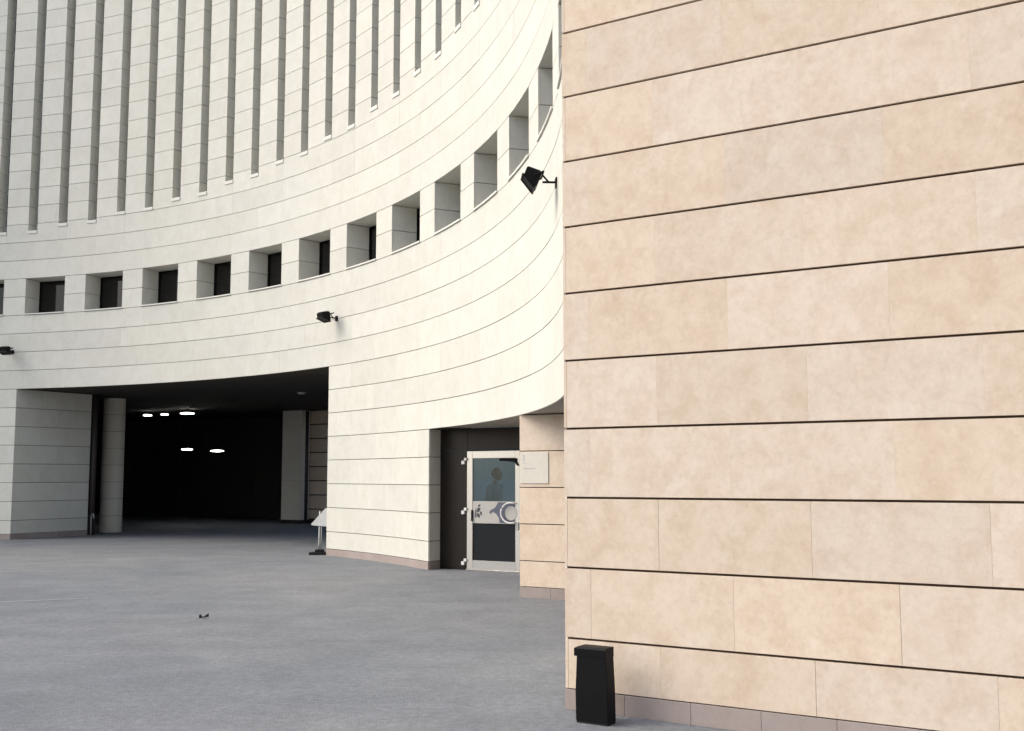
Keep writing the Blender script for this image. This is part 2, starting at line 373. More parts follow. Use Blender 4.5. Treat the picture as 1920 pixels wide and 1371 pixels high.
# slits: pane > jamb stones, sill
SD = 0.72 * C
for k, r, l, zb in SL:
    if k < -2: 
        bm = bmesh.new(); arc_into(bm, RAD + SD - 0.02, RAD + SD, r, l, zb * C, Z_TOP * C, 1); link('slit_pane', tomesh(bm, 'slit_pane'), M['glassdark'], drum); continue
    bm = bmesh.new(); arc_into(bm, RAD + SD - 0.02, RAD + SD, 0, SLIT_W, 0, (Z_TOP - zb) * C, 1)
    sp = link('slit_window', tomesh(bm, 'slit_window'), M['glassdark'], drum); sp.rotation_euler = (0, 0, R_(r)); sp.location = (0, 0, zb * C)
    jt = DG(0.028 / RAD); top = bmesh.new()
    for z0 in range(16, Z_TOP):
        a, bz = max(zb, z0), z0 + 1
        if bz - a < 0.05: continue
        lo = (a - zb) * C + (G / 2 if a == z0 else 0.0); h = (bz - zb) * C - G / 2 - lo
        pj = proj(*pol(l), (z0) * C)
        if pj[1] > -30:
            j = link('jamb_stone', shared(arc_me(RAD + ST + 0.002, RAD + SD - 0.022, jt, h), 'drum'), None, sp); j.rotation_euler = (0, 0, R_(SLIT_W)); j.location = (0, 0, lo)
        else: arc_into(top, RAD + ST + 0.002, RAD + SD - 0.022, SLIT_W, SLIT_W + jt, lo, lo + h, 1)
        arc_into(top, RAD + ST + 0.002, RAD + SD - 0.022, -jt, 0, lo, lo + h, 1)
    tag(link('jamb_facing', tomesh(top, 'jamb_facing'), M['drum'], sp), kind='stuff')
    s = link('sill', shared(arc_me(RAD - 0.018, RAD + SD - 0.022, SLIT_W + 0.06, 0.16 * C - 0.004), 'sill'), None, sp); s.rotation_euler = (0, 0, R_(-0.0)); s.location = (0, 0, -0.16 * C)

# door recess jamb and passage jambs belong to the curved wall's thickness
def uvpart(name, parent, s0, s1, w0, w1, z0, z1, mkey, bev=0.0):   # box in the (s, w) frame, metres from courses
    o = link(name, shared(box_me((s1 - s0) * C, (w1 - w0) * C, z1 * C - z0 * C, bev), mkey), None, parent)
    p = uv(s0, w0)
    if parent is not None: p = p - Vector(parent.location[:2])
    o.location = (p.x, p.y, z0 * C); o.rotation_euler = (0, 0, TH - (parent.rotation_euler.z if parent is not None else 0)); return o
g2 = G / 2 / C
dc = to_uv(pol(A_D)); WDK = dc[1] + 0.72        # dark panel plane
uvpart('jamb_core', drum, dc[0] - 0.6, dc[0] - 0.065, dc[1] + 0.35, WDK + 0.3, 0, 5, 'core')
for z0, z1 in [(0.29, 1)] + [(i, i + 1) for i in range(1, 5)]:
    uvpart('jamb_stone', drum, dc[0] - 0.06, dc[0], dc[1] + 0.065, WDK - 0.01, z0 + (g2 if z0 >= 1 else 0.006), z1 - g2, 'drum')
uvpart('jamb_plinth', drum, dc[0] - 0.06, dc[0] + 0.008, dc[1] + 0.065, WDK - 0.01, 0, 0.274, 'plinth')
# porch soffit at five courses
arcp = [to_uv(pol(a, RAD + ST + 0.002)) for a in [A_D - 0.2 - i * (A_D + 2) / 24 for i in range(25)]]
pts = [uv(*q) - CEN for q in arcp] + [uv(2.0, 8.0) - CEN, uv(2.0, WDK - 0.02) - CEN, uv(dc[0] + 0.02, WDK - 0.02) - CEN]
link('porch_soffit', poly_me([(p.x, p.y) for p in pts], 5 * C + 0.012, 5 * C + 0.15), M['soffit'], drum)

# ================================================================== right wall
rw = empty('stone_wall', (*E, 0), TH, 'warm beige stone wall with wide dark horizontal joints, nearest at the right', 'wall')
S1, ZR = 12.0, 30
def lb(name, par, s0, s1, w0, w1, z0, z1, mkey, bev=0.0, jit=0.0):  # box local to an E-frame empty
    o = link(name, shared(box_me((s1-s0)*C, (w1-w0)*C, (z1-z0)*C, bev), mkey), None, par); o.location = (s0*C, w0*C + jit, z0*C); return o
GR = 0.016 / C / 2
BL = 2.128
rest = bmesh.new()
bm = bmesh.new(); box_bm(bm, 0.085*C, S1*C, 0.05*C, 1.6*C, 0, ZR*C); box_bm(bm, 0.025*C, 0.0849*C, 0.03*C, 1.58*C, 0.01, ZR*C - 0.01); box_bm(bm, -0.02*C, 0.9*C, 1.61*C, 3.0*C, 0, ZR*C)
link('wall_core', tomesh(bm, 'wall_core'), M['corewarm'], rw)
gv = 0.0008 / C / 2
for zi in range(0, ZR):
    z0, z1 = (0.292 if zi == 0 else zi), zi + 1
    odd = zi % 2 == 1
    first = 0.425 if odd else 1.488
    cuts = [0.0 if odd else 0.052]; x = first
    while x < S1: cuts.append(x); x += BL
    cuts.append(S1)
    for a, bq in zip(cuts[:-1], cuts[1:]):
        lo, hi = z0 + (GR if zi else 0.008), z1 - GR
        if zi < 13 and a < 9:
            gq = gv * 1.3 if zi < 3 else gv * 0.35; lb('stone_block', rw, a + (gq if a > 0.1 else 0), bq - gq, 0, 0.075, lo, hi, 'warm', 0.0009 if zi < 3 else 0.0003, random.uniform(-0.0008, 0.0008) if zi < 3 else random.uniform(-0.0002, 0.0002))
        else: box_bm(rest, (a+gv)*C, (bq-gv)*C, 0, 0.075*C, lo*C, hi*C)
    if not odd:      # edge of the return slab shows as a thin strip at the corner
        if zi < 13: lb('corner_stone', rw, 0.0, 0.048, 0.001, 1.6, z0 + (GR if zi else 0.008), z1 - GR, 'warm', 0.0015)
        else: box_bm(rest, 0, 0.048*C, 0.001*C, 1.6*C, (z0+GR)*C, (z1-GR)*C)
    else:
        if zi < 13: lb('corner_stone', rw, 0.001, 0.05, 0.08, 1.6, z0 + GR, z1 - GR, 'warm', 0.0015)
        else: box_bm(rest, 0, 0.05*C, 0.08*C, 1.6*C, (z0+GR)*C, (z1-GR)*C)
x = -0.003; nxt = 0.942
while x < S1:
    lb('plinth_stone', rw, x, nxt - 0.004, -0.006, 0.075, 0, 0.284, 'plinth', 0.0015); x, nxt = nxt, nxt + 0.977
lb('plinth_stone', rw, -0.003, 0.05, 0.08, 1.6, 0, 0.284, 'plinth', 0.0015)
# return of the wall from its corner to the start of the curved wall
re_ = to_uv(pol(A_END)); PH = math.atan2(-re_[0], re_[1]); RL = math.hypot(*re_)
def ret(name, x0, x1, y0, y1, z0, z1, mk, bev=0.0):
    o = link(name, shared(box_me((x1-x0)*C, (y1-y0)*C, (z1-z0)*C, bev), mk), None, rw)
    o.location = ((x0*math.cos(PH) - y0*math.sin(PH))*C, (x0*math.sin(PH) + y0*math.cos(PH))*C, z0*C); o.rotation_euler = (0, 0, PH)
ret('return_core', 0.07, 0.7, 0.12, RL, 0, ZR, 'corelight')
for zi in range(ZR):
    z0, z1 = (0.292 if zi == 0 else zi), zi + 1
    cy = [0.06, 1.2, RL] if zi % 2 else [0.06, RL]
    for a, bq in zip(cy[:-1], cy[1:]): ret('return_stone', 0.006, 0.06, a, bq - 0.003, z0 + (GR if zi else 0.008), z1 - GR, 'drum', 0.001)
ret('plinth_stone', 0.0, 0.06, 0.06, RL, 0, 0.284, 'plinth')
tag(link('stone_facing', tomesh(rest, 'stone_facing'), M['warm'], rw), kind='stuff')

# ================================================================== pier beside the door
pi_s, pi_w = to_uv(pol(12.52)); pi_w += 0.005
pier = empty('entrance_pier', (*uv(pi_s, pi_w), 0), TH, 'warm stone pier right of the metal door, under the curved soffit', 'pier')
bm = bmesh.new(); box_bm(bm, 0.07*C, 7.5*C, 0.07*C, (WDK - pi_w)*C, 0, 4.99*C); link('pier_core', tomesh(bm, 'pier_core'), M['core'], pier)
for zi in range(5):
    z0, z1 = (0.30 if zi == 0 else zi), zi + 1
    cuts = [0.0, 2.1, 4.2, 6.3, 7.5] if zi % 2 else [0.0, 2.9, 5.3, 7.5]
    if zi == 3: cuts = [0, 1.9, 3.2, 5.3, 7.5]
    for a, bq in zip(cuts[:-1], cuts[1:]):
        lb('stone_block', pier, a, bq - 0.005, 0, 0.06, z0 + (g2 if zi else 0.008), z1 - g2 if zi < 4 else 4.995, 'warm', 0.002)
    cw = [0.065, 1.2, 3.3, 5.4, WDK - pi_w - 0.06]
    for a, bq in zip(cw[:-1], cw[1:]):
        lb('stone_block', pier, 0, 0.06, a, bq - 0.005, z0 + (g2 if zi else 0.008), z1 - g2 if zi < 4 else 4.995, 'warm', 0.002)
for a, bq in zip([-0.004, 0.98, 1.95, 2.93, 3.9], [0.976, 1.946, 2.926, 3.896, 7.5]): lb('plinth_stone', pier, a, bq, -0.008, 0.06, 0, 0.29, 'plinth', 0.002)
lb('plinth_stone', pier, -0.008, 0.06, 0.065, WDK - pi_w - 0.06, 0, 0.29, 'plinth', 0.002)

# ================================================================== dark panel wall with the door opening
ds0, ds1 = dc[0] + 1.2, dc[0] + 3.42
pan = empty('panel_wall', (*uv(dc[0], WDK), 0), TH, 'dark bronze panel wall around the metal door', 'panel wall')
lb('panel', pan, -0.02, 1.185, 0, 0.12, 0.004, 4.24, 'bronze', 0.003)
lb('panel', pan, -0.02, 1.185, 0, 0.12, 4.25, 5.02, 'bronze', 0.003)
lb('panel', pan, 1.195, 3.45, 0, 0.12, 4.25, 5.02, 'bronze', 0.003)
lb('panel', pan, 3.455, 8.0, 0, 0.12, 0.004, 5.02, 'bronze', 0.003)
# door
door = empty('glass_door', (*uv(dc[0] + 1.2, WDK), 0), TH, 'aluminium framed glass door set in the dark panel beside the stone pier', 'door')
DW = 2.22
fr_ = bmesh.new()
lbz = lambda name, x0, x1, y0, y1, z0, z1, mk, bev=0.003: lb(name, door, x0, x1, y0, y1, z0, z1, mk, bev)
lbz('stile', 0.0, 0.235, -0.05, 0.06, 0.05, 4.20, 'alu'); lbz('stile', 2.03, DW, -0.05, 0.06, 0.05, 4.20, 'alu')
lbz('top_rail', 0.236, 2.029, -0.05, 0.06, 3.945, 4.20, 'alu'); lbz('bottom_rail', 0.236, 2.029, -0.048, 0.06, 0.05, 0.35, 'steel')
lbz('threshold', -0.02, DW + 0.02, -0.09, 0.10, 0.006, 0.045, 'alu')
lbz('door_frame', -0.012, 0.0, -0.02, 0.10, 0.05, 4.22, 'black', 0); lbz('door_frame', 0.0, DW, -0.02, 0.10, 4.205, 4.24, 'black', 0)
lbz('pane', 0.236, 2.029, 0.0, 0.016, 2.43, 3.944, 'glass', 0)
lbz('pane', 0.236, 2.029, 0.0, 0.016, 0.351, 1.65, 'darkreflect', 0)
bandp = lbz('band_panel', 0.236, 2.029, -0.03, 0.03, 1.652, 2.428, 'band')
def printed(name, parent, pts, y, mk, th=0.004):
    bm = bmesh.new(); f = [bm.verts.new((x*C, y*C, z*C)) for x, z in pts]; b_ = [bm.verts.new((x*C, y*C + th, z*C)) for x, z in pts]
    bm.faces.new(f); bm.faces.new(b_[::-1])
    for i in range(len(pts)): bm.faces.new((f[i], b_[i], b_[(i+1) % len(pts)], f[(i+1) % len(pts)]))
    o = link(name, tomesh(bm, name), M[mk], parent); o.location = -Vector(parent.location) if parent is not door else (0, 0, 0); return o
printed('printed_shape', bandp, [(1.32, 2.40), (1.72, 2.40), (2.02, 2.40), (2.02, 1.68), (1.38, 1.68), (1.34, 1.86), (1.24, 1.99), (1.10, 2.06), (0.99, 1.98), (0.95, 2.02), (0.97, 2.10), (1.06, 2.15), (1.20, 2.22), (1.27, 2.32)], -0.036, 'print')
for q in ([(0.34, 1.86), (0.40, 1.86), (0.40, 2.14), (0.36, 2.18)], [(0.42, 1.90), (0.52, 1.84), (0.56, 1.92), (0.48, 2.02), (0.43, 2.00)], [(0.42, 2.04), (0.52, 2.06), (0.58, 2.16), (0.50, 2.22), (0.44, 2.18)], [(0.55, 1.98), (0.62, 1.92), (0.64, 2.04), (0.57, 2.08)], [(0.46, 2.24), (0.54, 2.24), (0.58, 2.32), (0.48, 2.30)]):
    printed('printed_shape', bandp, q, -0.036, 'printdark')
ring = [(1.78*C + 0.20*math.cos(t)*1.0 + 0.06, -0.075, 2.04*C + 0.175*math.sin(t)) for t in [R_(70) + R_(220) * i / 20 for i in range(21)]]
tube('handle', door, [(ring[0][0], -0.018, ring[0][2])] + ring + [(ring[-1][0], -0.018, ring[-1][2])], 0.014, 'white', 10)
bm = bmesh.new(); bmesh.ops.create_cone(bm, cap_ends=True, segments=28, radius1=0.125, radius2=0.125, depth=0.012, matrix=Matrix.Translation((1.86*C, -0.025, 2.03*C)) @ Matrix.Rotation(R_(90), 4, 'X')); link('handle_plate', tomesh(bm, 'handle_plate'), M['band'], door)
lbz('lock_case', 0.20, 0.262, -0.085, -0.052, 1.72, 2.12, 'black')
lbz('lock_case', 2.06, 2.18, -0.085, -0.052, 1.45, 1.72, 'steel')
for z in (3.835, 2.06, 0.27):
    h = lbz('hinge', -0.085, 0.02, -0.12, -0.06, z + 0.03, z + 0.13, 'white'); h2 = lb('hinge_knuckle', door, -0.215, -0.088, -0.10, -0.005, z - 0.10, z + 0.028, 'white', 0.004)
    h2.parent = h; h2.location = h2.location - h.location
cl = lbz('door_closer', 1.42, 2.10, -0.12, -0.052, 3.84, 3.935, 'black')
printed('closer_arm', cl, [(1.55, 3.85), (2.04, 3.92), (2.18, 3.70), (2.16, 3.66), (2.02, 3.80)], -0.10, 'black', 0.012)
# room behind the door
room = empty('entrance_room', (*uv(dc[0], WDK), 0), TH, 'grey green room seen through the door glass', 'room')
lb('floor', room, 0.06, 7, 0.13, 9, 0.01, 0.05, 'floor'); lb('back_wall', room, 0.06, 7, 9, 9.3, 0, 5.5, 'wallteal')
lb('side_wall', room, 0.02, 0.055, 0.13, 9.3, 0, 5.5, 'wallteal'); lb('side_wall', room, 7, 7.3, 0.13, 9.3, 0, 5.5, 'wallteal')
lb('roof', room, 0.02, 7.3, 0.13, 0.9, 5.2, 5.4, 'wallteal')
# plaque on the pier
pl = empty('wall_plaque', (*uv(pi_s, pi_w), 0), TH, 'square pale grey plaque fixed to the stone pier beside the door', 'sign')
plate = lb('plate', pl, 0.03, 0.93, -0.022, -0.008, 3.11, 3.965, 'plaque', 0.002)
for x, z in ((0.07, 3.16), (0.88, 3.16), (0.07, 3.92), (0.88, 3.92)): lb('spacer', pl, x-0.02, x+0.02, -0.008, 0.0, z-0.02, z+0.02, 'steel')
def mark(x0, x1, z0, z1): lb('printed_mark', pl, x0, x1, -0.0245, -0.0222, z0, z1, 'plaquemark')
mark(0.13, 0.165, 3.80, 3.90); mark(0.10, 0.19, 3.76, 3.785); mark(0.12, 0.18, 3.71, 3.735); mark(0.09, 0.22, 3.655, 3.668)
x = 0.15
for wd in (0.07, 0.05, 0.08, 0.04, 0.06): mark(x, x + wd, 3.505, 3.535); x += wd + 0.015

# ================================================================== passage under the curved wall
cl_ = to_uv(pol(A_L)); cr_ = to_uv(pol(A_R))
pw = empty('passage_wall', (*uv(cl_[0], cl_[1]), 0), TH, 'grey coursed stone side wall at the left of the dark passage', 'wall')
LW = 4.75
bm = bmesh.new(); box_bm(bm, -1.2*C, -0.065*C, 0.35*C, LW*C, 0, 7.98*C); link('wall_core', tomesh(bm, 'wall_core'), M['core'], pw)
for zi in range(8):
    z0, z1 = (0.3 if zi == 0 else zi), zi + 1
    cuts = [0.02, 1.6, 3.7, LW] if zi % 2 else [0.02, 2.65, LW]
    for a, bq in zip(cuts[:-1], cuts[1:]): lb('stone_block', pw, -0.06, 0.0, a, bq - 0.004, z0 + (g2 if zi else 0.006), z1 - g2 if zi < 7 else 7.99, 'drum', 0.002)
for i in range(5): lb('plinth_stone', pw, -0.06, 0.01, 0.02 + i * 0.946, 0.02 + (i + 1) * 0.946 - 0.004, 0, 0.29, 'plinth', 0.002)
pw2 = empty('passage_wall', (*uv(cr_[0], cr_[1]), 0), TH, 'coursed stone side wall hidden at the right of the dark passage', 'wall')
bm = bmesh.new(); box_bm(bm, 0.065*C, 1.2*C, 0.35*C, 8*C, 0, 7.98*C); link('wall_core', tomesh(bm, 'wall_core'), M['core'], pw2)
for zi in range(8):
    z0, z1 = (0.3 if zi == 0 else zi), zi + 1
    for a, bq in zip([0.07, 2.6, 5.2], [2.6, 5.2, 8]): lb('stone_block', pw2, 0.0, 0.06, a, bq - 0.004, z0 + (g2 if zi else 0.006), z1 - g2 if zi < 7 else 7.99, 'drum', 0.002)
lb('plinth_stone', pw2, -0.008, 0.06, 0.07, 8, 0, 0.29, 'plinth', 0.002)
# ceiling with an added unseen opening to light the inner wall and pier
arcp = [to_uv(pol(a, RAD + ST + 0.004)) for a in [A_L + 0.3 - i * (A_L - A_R + 0.6) / 30 for i in range(31)]]
ceil = bmesh.new()
def ceil_poly(pts):
    a = [ceil.verts.new((*uv(*q), 8*C + 0.012)) for q in pts]; b_ = [ceil.verts.new((*uv(*q), 8*C + 0.3)) for q in pts]
    ceil.faces.new(a); ceil.faces.new(b_[::-1])
    for i in range(len(pts)): ceil.faces.new((a[i], b_[i], b_[(i+1) % len(pts)], a[(i+1) % len(pts)]))
ceil_poly(arcp + [(cr_[0] + 0.5, 22.5), (-22.0, 34.0), (-33.2, 34.0), (-36.6, 38.0), (-80, 38.0), (-80, 21.5), (cl_[0] - 0.3, 21.5)])
ceil_poly([(-80, 38.0), (-36.6, 38.0), (-42.3, 44.5), (-42.3, 52), (-80, 52)])
ceil_poly([(-42.3, 44.5), (-22, 44.5), (-22, 52), (-42.3, 52)])
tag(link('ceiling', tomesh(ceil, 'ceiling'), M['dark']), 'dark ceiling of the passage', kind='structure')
bk = empty('passage_end_wall', (*E, 0), TH, 'end wall coloured dark as the unlit depth of the passage', 'wall')  # dark panels stand in for the unlit void at the back
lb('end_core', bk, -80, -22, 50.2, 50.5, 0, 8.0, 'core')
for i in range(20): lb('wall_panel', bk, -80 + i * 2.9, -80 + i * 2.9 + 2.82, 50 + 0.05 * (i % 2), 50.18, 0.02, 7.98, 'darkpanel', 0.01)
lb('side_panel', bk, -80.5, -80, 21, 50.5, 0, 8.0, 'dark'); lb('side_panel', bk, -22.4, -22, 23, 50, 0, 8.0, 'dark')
lb('side_panel', bk, -80.5, cl_[0] - 1.4, 21.4, 21.9, 0, 8.0, 'dark')
# lit brown wall and pier deep in the passage
bw0 = px_at_w(579, 44.7)
bw = empty('inner_wall', (*uv(bw0, 44.7), 0), TH, 'brown coursed stone wall deep in the passage, beside the right edge', 'wall')
bm = bmesh.new(); box_bm(bm, 0.02*C, 8*C, 0.1*C, 1.2*C, 0, 8.0*C); link('wall_core', tomesh(bm, 'wall_core'), M['core'], bw)
for zi in range(8):
    z0, z1 = (0.3 if zi == 0 else zi), zi + 1
    for a, bq in ((0, 2.1), (2.1, 5.0), (5.0, 8.0)): lb('stone_block', bw, a, bq - 0.005, 0, 0.09, z0 + 0.035, z1 - 0.035, 'brown', 0.002)
lb('plinth_stone', bw, 0, 8, -0.004, 0.06, 0, 0.29, 'pipe')
ip0, ip1 = px_at_w(528, 43.8), px_at_w(565, 43.8)
ip = empty('inner_pier', (*uv(ip0, 43.8), 0), TH, 'plain rectangular pier standing deep in the dark passage', 'pier')
for z0, z1 in ((0.25, 3.0), (3.0, 5.6), (5.6, 7.99)): lb('pier_stone', ip, 0, ip1 - ip0, 0, 0.8, z0 + 0.006, z1 - 0.006, 'column', 0.004)
gap_s = px_at_w(573, 44.3)
gap_fill = empty('downpipe', (*uv(gap_s, 44.3), 0), TH, 'dark upright added as the shaded gap between the inner pier and the brown wall', 'pipe')  # added dark cylinder in place of the shaded gap; no pipe stands here
tube('pipe', gap_fill, [(0, 0, 0), (0, 0, 7.95*C)], 0.085, 'pipe', 14)
for z in (0.8, 2.2, 3.6): tube('clamp', gap_fill, [(0, 0, z - 0.02), (0, 0, z + 0.02)], 0.095, 'pipe', 14)
lb('plinth', ip, 0.01, ip1 - ip0 - 0.01, 0.01, 0.79, 0, 0.25, 'pipe')
# round column and downpipe at the left
colp = Vector((-24.0, 66.0)) * C
cc = empty('round_column', (*colp, 0), 0, 'round stone column at the left inside the dark passage', 'column')
for zi in range(8):
    bm = bmesh.new(); bmesh.ops.create_cone(bm, cap_ends=True, segments=40, radius1=0.64*C, radius2=0.64*C, depth=C - 0.008, matrix=Matrix.Translation((0, 0, zi*C + C/2)))
    for e_ in bm.edges: e_.smooth = not any(len(f_.verts) > 4 for f_ in e_.link_faces)
    o = link('column_drum', tomesh(bm, 'column_drum'), M['column'], cc)
    for p in o.data.polygons: p.use_smooth = len(p.vertices) == 4
bm = bmesh.new(); bmesh.ops.create_cone(bm, cap_ends=True, segments=40, radius1=0.62*C, radius2=0.62*C, depth=7.98*C, matrix=Matrix.Translation((0, 0, 4*C))); link('column_core', tomesh(bm, 'column_core'), M['core'], cc)
dp = empty('downpipe', (*uv(cl_[0] + 0.02, cl_[1] + LW + 0.25), 0), TH, 'dark downpipe with bent outlet at the end of the passage wall', 'pipe')
tube('pipe', dp, [(0, 0, 0.02), (0, 0, 7.95*C)], 0.075, 'pipe', 16)
tube('outlet', dp, [(0.05, -0.05, 0.0), (0.06, -0.06, 0.55), (0.08, -0.06, 0.60), (0.14, -0.07, 0.61), (0.19, -0.08, 0.58), (0.20, -0.08, 0.47)], 0.022, 'steel', 10)
for z in (0.6, 2.0, 3.4): tube('clamp', dp, [(0, 0, z - 0.02), (0, 0, z + 0.02)], 0.085, 'pipe', 16)
# lamps in the passage
LMP = [(276.5, 778, 0.55, 0), (308.5, 776.5, 0.5, 0), (351, 774.5, 0.9, 0), (350.5, 842, 0.72, 1), (407, 845, 0.86, 1)]
LBL = ['small lit ceiling lamp in the dark passage, leftmost of the top three', 'small lit ceiling lamp in the dark passage, middle of the top three', 'wide lit ceiling lamp in the dark passage, rightmost of the top three', 'lit hanging lamp in the dark passage, left one of the lower pair', 'lit hanging lamp in the dark passage, right one of the lower pair']
for (px, py, wd, low), lab in zip(LMP, LBL):
    k = (px - 960) / 2051.63; yv = (685.5 - py) / 2051.63; p_ = 0.10068
    dy = math.cos(p_) - yv * math.sin(p_); dz = math.sin(p_) + yv * math.cos(p_)
    if low: t = 74 * C / dy
    else: t = (7.72 * C - CAM_H) / dz
    P = Vector((k * t, dy * t, CAM_H + dz * t)); sc_ = t / 2051.63; rr = wd * 35 * sc_ / 2
    top = 8*C + 0.012 - P.z
    lm = empty('ceiling_lamp', (P.x, P.y, P.z), 0, lab, 'lamp', 'lit lamps in the passage')
    bm = bmesh.new(); bmesh.ops.create_uvsphere(bm, u_segments=24, v_segments=10, radius=1.0, matrix=Matrix.Diagonal((rr * 0.85, rr * 0.65, 0.03, 1)))
    link('diffuser', tomesh(bm, 'diffuser'), M['lit'], lm, True)
    bm = bmesh.new(); bmesh.ops.create_cone(bm, cap_ends=True, segments=24, radius1=rr * 0.6, radius2=rr * 0.5, depth=0.05, matrix=Matrix.Translation((0, 0, 0.06))); link('housing', tomesh(bm, 'housing'), M['black'], lm)
    tube('stem', lm, [(0, 0, 0.07), (0, 0, top)], 0.006, 'black', 8)
q = Vector((-20.1 * C, 0)); 
for (px, py) in ((565, 736),):
    k = (px - 960) / 2051.63; yv = (685.5 - py) / 2051.63; p_ = 0.10068
    dy = math.cos(p_) - yv * math.sin(p_); dz = math.sin(p_) + yv * math.cos(p_); t = (8*C - CAM_H) / dz
    dl = empty('downlight', (k*t, dy*t, 8*C), 0, 'small unlit round downlight in the dark passage ceiling', 'lamp')
    bm = bmesh.new(); bmesh.ops.create_cone(bm, cap_ends=True, segments=20, radius1=0.11, radius2=0.13, depth=0.04, matrix=Matrix.Translation((0, 0, -0.01))); link('trim', tomesh(bm, 'trim'), M['steel'], dl)
    bm = bmesh.new(); bmesh.ops.create_cone(bm, cap_ends=True, segments=20, radius1=0.08, radius2=0.08, depth=0.01, matrix=Matrix.Translation((0, 0, -0.034))); link('lens', tomesh(bm, 'lens'), M['plaque'], dl)

# ================================================================== floodlights on the curved wall
FLB = {75.4: 'black floodlight on the curved wall at the left edge of the picture', 39.5: 'black floodlight on the curved wall above the dark passage', 3.35: 'black floodlight on the curved wall just left of the near stone wall'}
def floodlight(a, lab, tilt):
    p = pol(a, RAD); f = empty('floodlight', (*p, 10 * C + 0.01), R_(a + 180), lab, 'floodlight', 'floodlights on the curved wall')
    box('mount_plate', f, 0.0, 0.018, -0.05, 0.05, -0.06, 0.05, 'black', 0.003)
    arm = tube('arm', f, [(0.015, 0, 0), (0.165, 0, 0)], 0.013, 'black', 10)
    bm = bmesh.new(); tube_bm(bm, [(0.10, 0, 0.008), (0.165, 0, 0.085)], 0.011, 8); tube_bm(bm, [(0.165, -0.15, 0.085), (0.165, 0.15, 0.085)], 0.011, 8)
    for s in (-1, 1): tube_bm(bm, [(0.165, 0.15*s, 0.085), (0.27, 0.15*s, 0.04)], 0.011, 8)
    link('bracket', tomesh(bm, 'bracket'), M['black'], f)
    sec = [(0.365, 0.155), (0.175, 0.09), (0.245, -0.085), (0.285, -0.105), (0.405, 0.05)]
    bm = bmesh.new(); L_ = [bm.verts.new((x, -0.135, z)) for x, z in sec]; Rr = [bm.verts.new((x, 0.135, z)) for x, z in sec]
    bm.faces.new(L_); bm.faces.new(Rr[::-1])
    for i in range(5): bm.faces.new((L_[i], Rr[i], Rr[(i+1) % 5], L_[(i+1) % 5]))
    bmesh.ops.bevel(bm, geom=bm.edges[:], offset=0.006, segments=1, affect='EDGES')
    h = link('housing', tomesh(bm, 'housing'), M['black'], f)
    dx, dz = 0.12, 0.155; L = math.hypot(dx, dz); n_ = Vector((dz / L, 0, -dx / L))
    bm = bmesh.new(); q0 = Vector((0.285, 0, -0.105)); q1 = Vector((0.405, 0, 0.05)); ax = (q1 - q0).normalized()
    def rim(y0, y1, t0, t1):
        vs = []
        for dn in (-0.004, 0.014):
            for (y, t) in ((y0, t0), (y1, t0), (y1, t1), (y0, t1)):
                v_ = q0 + ax * t + n_ * dn; vs.append(bm.verts.new((v_.x, y, v_.z)))
        for fc in ((0,1,2,3),(7,6,5,4),(0,4,5,1),(1,5,6,2),(2,6,7,3),(3,7,4,0)): bm.faces.new([vs[i] for i in fc])
    LL = (q1 - q0).length
    rim(-0.15, 0.15, -0.022, 0.0); rim(-0.15, 0.15, LL, LL + 0.022); rim(-0.15, -0.132, 0.001, LL - 0.001); rim(0.132, 0.15, 0.001, LL - 0.001)
    link('front_rim', tomesh(bm, 'front_rim'), M['black'], f)
    bm = bmesh.new(); vs = [bm.verts.new((v_.x, y, v_.z)) for (v_, y) in ((q0 + n_*0.003, -0.13), (q0 + n_*0.003, 0.13), (q1 + n_*0.003, 0.13), (q1 + n_*0.003, -0.13))]; bm.faces.new(vs); link('front_glass', tomesh(bm, 'front_glass'), M['black'], f)
    for i in range(5):
        bm = bmesh.new(); y = -0.10 + i * 0.05
        vs = [bm.verts.new(c_) for c_ in ((0.352, y-0.003, 0.150), (0.20, y-0.003, 0.098), (0.196, y-0.003, 0.113), (0.346, y-0.003, 0.166), (0.352, y+0.003, 0.150), (0.20, y+0.003, 0.098), (0.196, y+0.003, 0.113), (0.346, y+0.003, 0.166))]
        for fc in ((0,1,2,3),(7,6,5,4),(0,4,5,1),(1,5,6,2),(2,6,7,3),(3,7,4,0)): bm.faces.new([vs[j] for j in fc])
        link('cooling_fin', tomesh(bm, 'cooling_fin'), M['black'], f)
    mt = Matrix.Translation((0.175 + tilt * 0.0022, 0, 0.09 + tilt * 0.0008)) @ Matrix.Rotation(R_(tilt), 4, 'Y') @ Matrix.Diagonal((0.92, 0.92, 0.92, 1)) @ Matrix.Translation((-0.175, 0, -0.09))
    for c_ in f.children:
        if c_.name.split('.')[0] in ('housing', 'front_rim', 'front_glass', 'cooling_fin'): c_.data.transform(mt)
for (a, lab), tilt in zip(FLB.items(), (32, 32, 0)): floodlight(a, lab, tilt)

# ================================================================== black box by the right wall
p0 = Vector((0.86, 15.19)) * C; bs, bwv = to_uv(p0)
bn = empty('litter_bin', (*uv(bs, bwv), 0), TH, 'black metal bin with overhanging lid standing against the warm stone wall', 'bin')
Wb, Db, Hb = 0.236, 0.12, 0.452
bm = bmesh.new()
sec0 = [(-0.002, 0), (Wb + 0.004, 0), (Wb + 0.004, Db), (-0.002, Db)]; secm = [(-0.005, 0), (Wb + 0.001, 0), (Wb + 0.001, Db), (-0.005, Db)]; sec1 = [(0.004, 0.006), (Wb - 0.010, 0.006), (Wb - 0.010, Db), (0.004, Db)]
rg = [[bm.verts.new((x, y, z)) for x, y in s] for s, z in ((sec0, 0.015), (secm, 0.20), (sec1, Hb))]
for i in range(2):
    for j in range(4): bm.faces.new((rg[i][j], rg[i][(j+1) % 4], rg[i+1][(j+1) % 4], rg[i+1][j]))
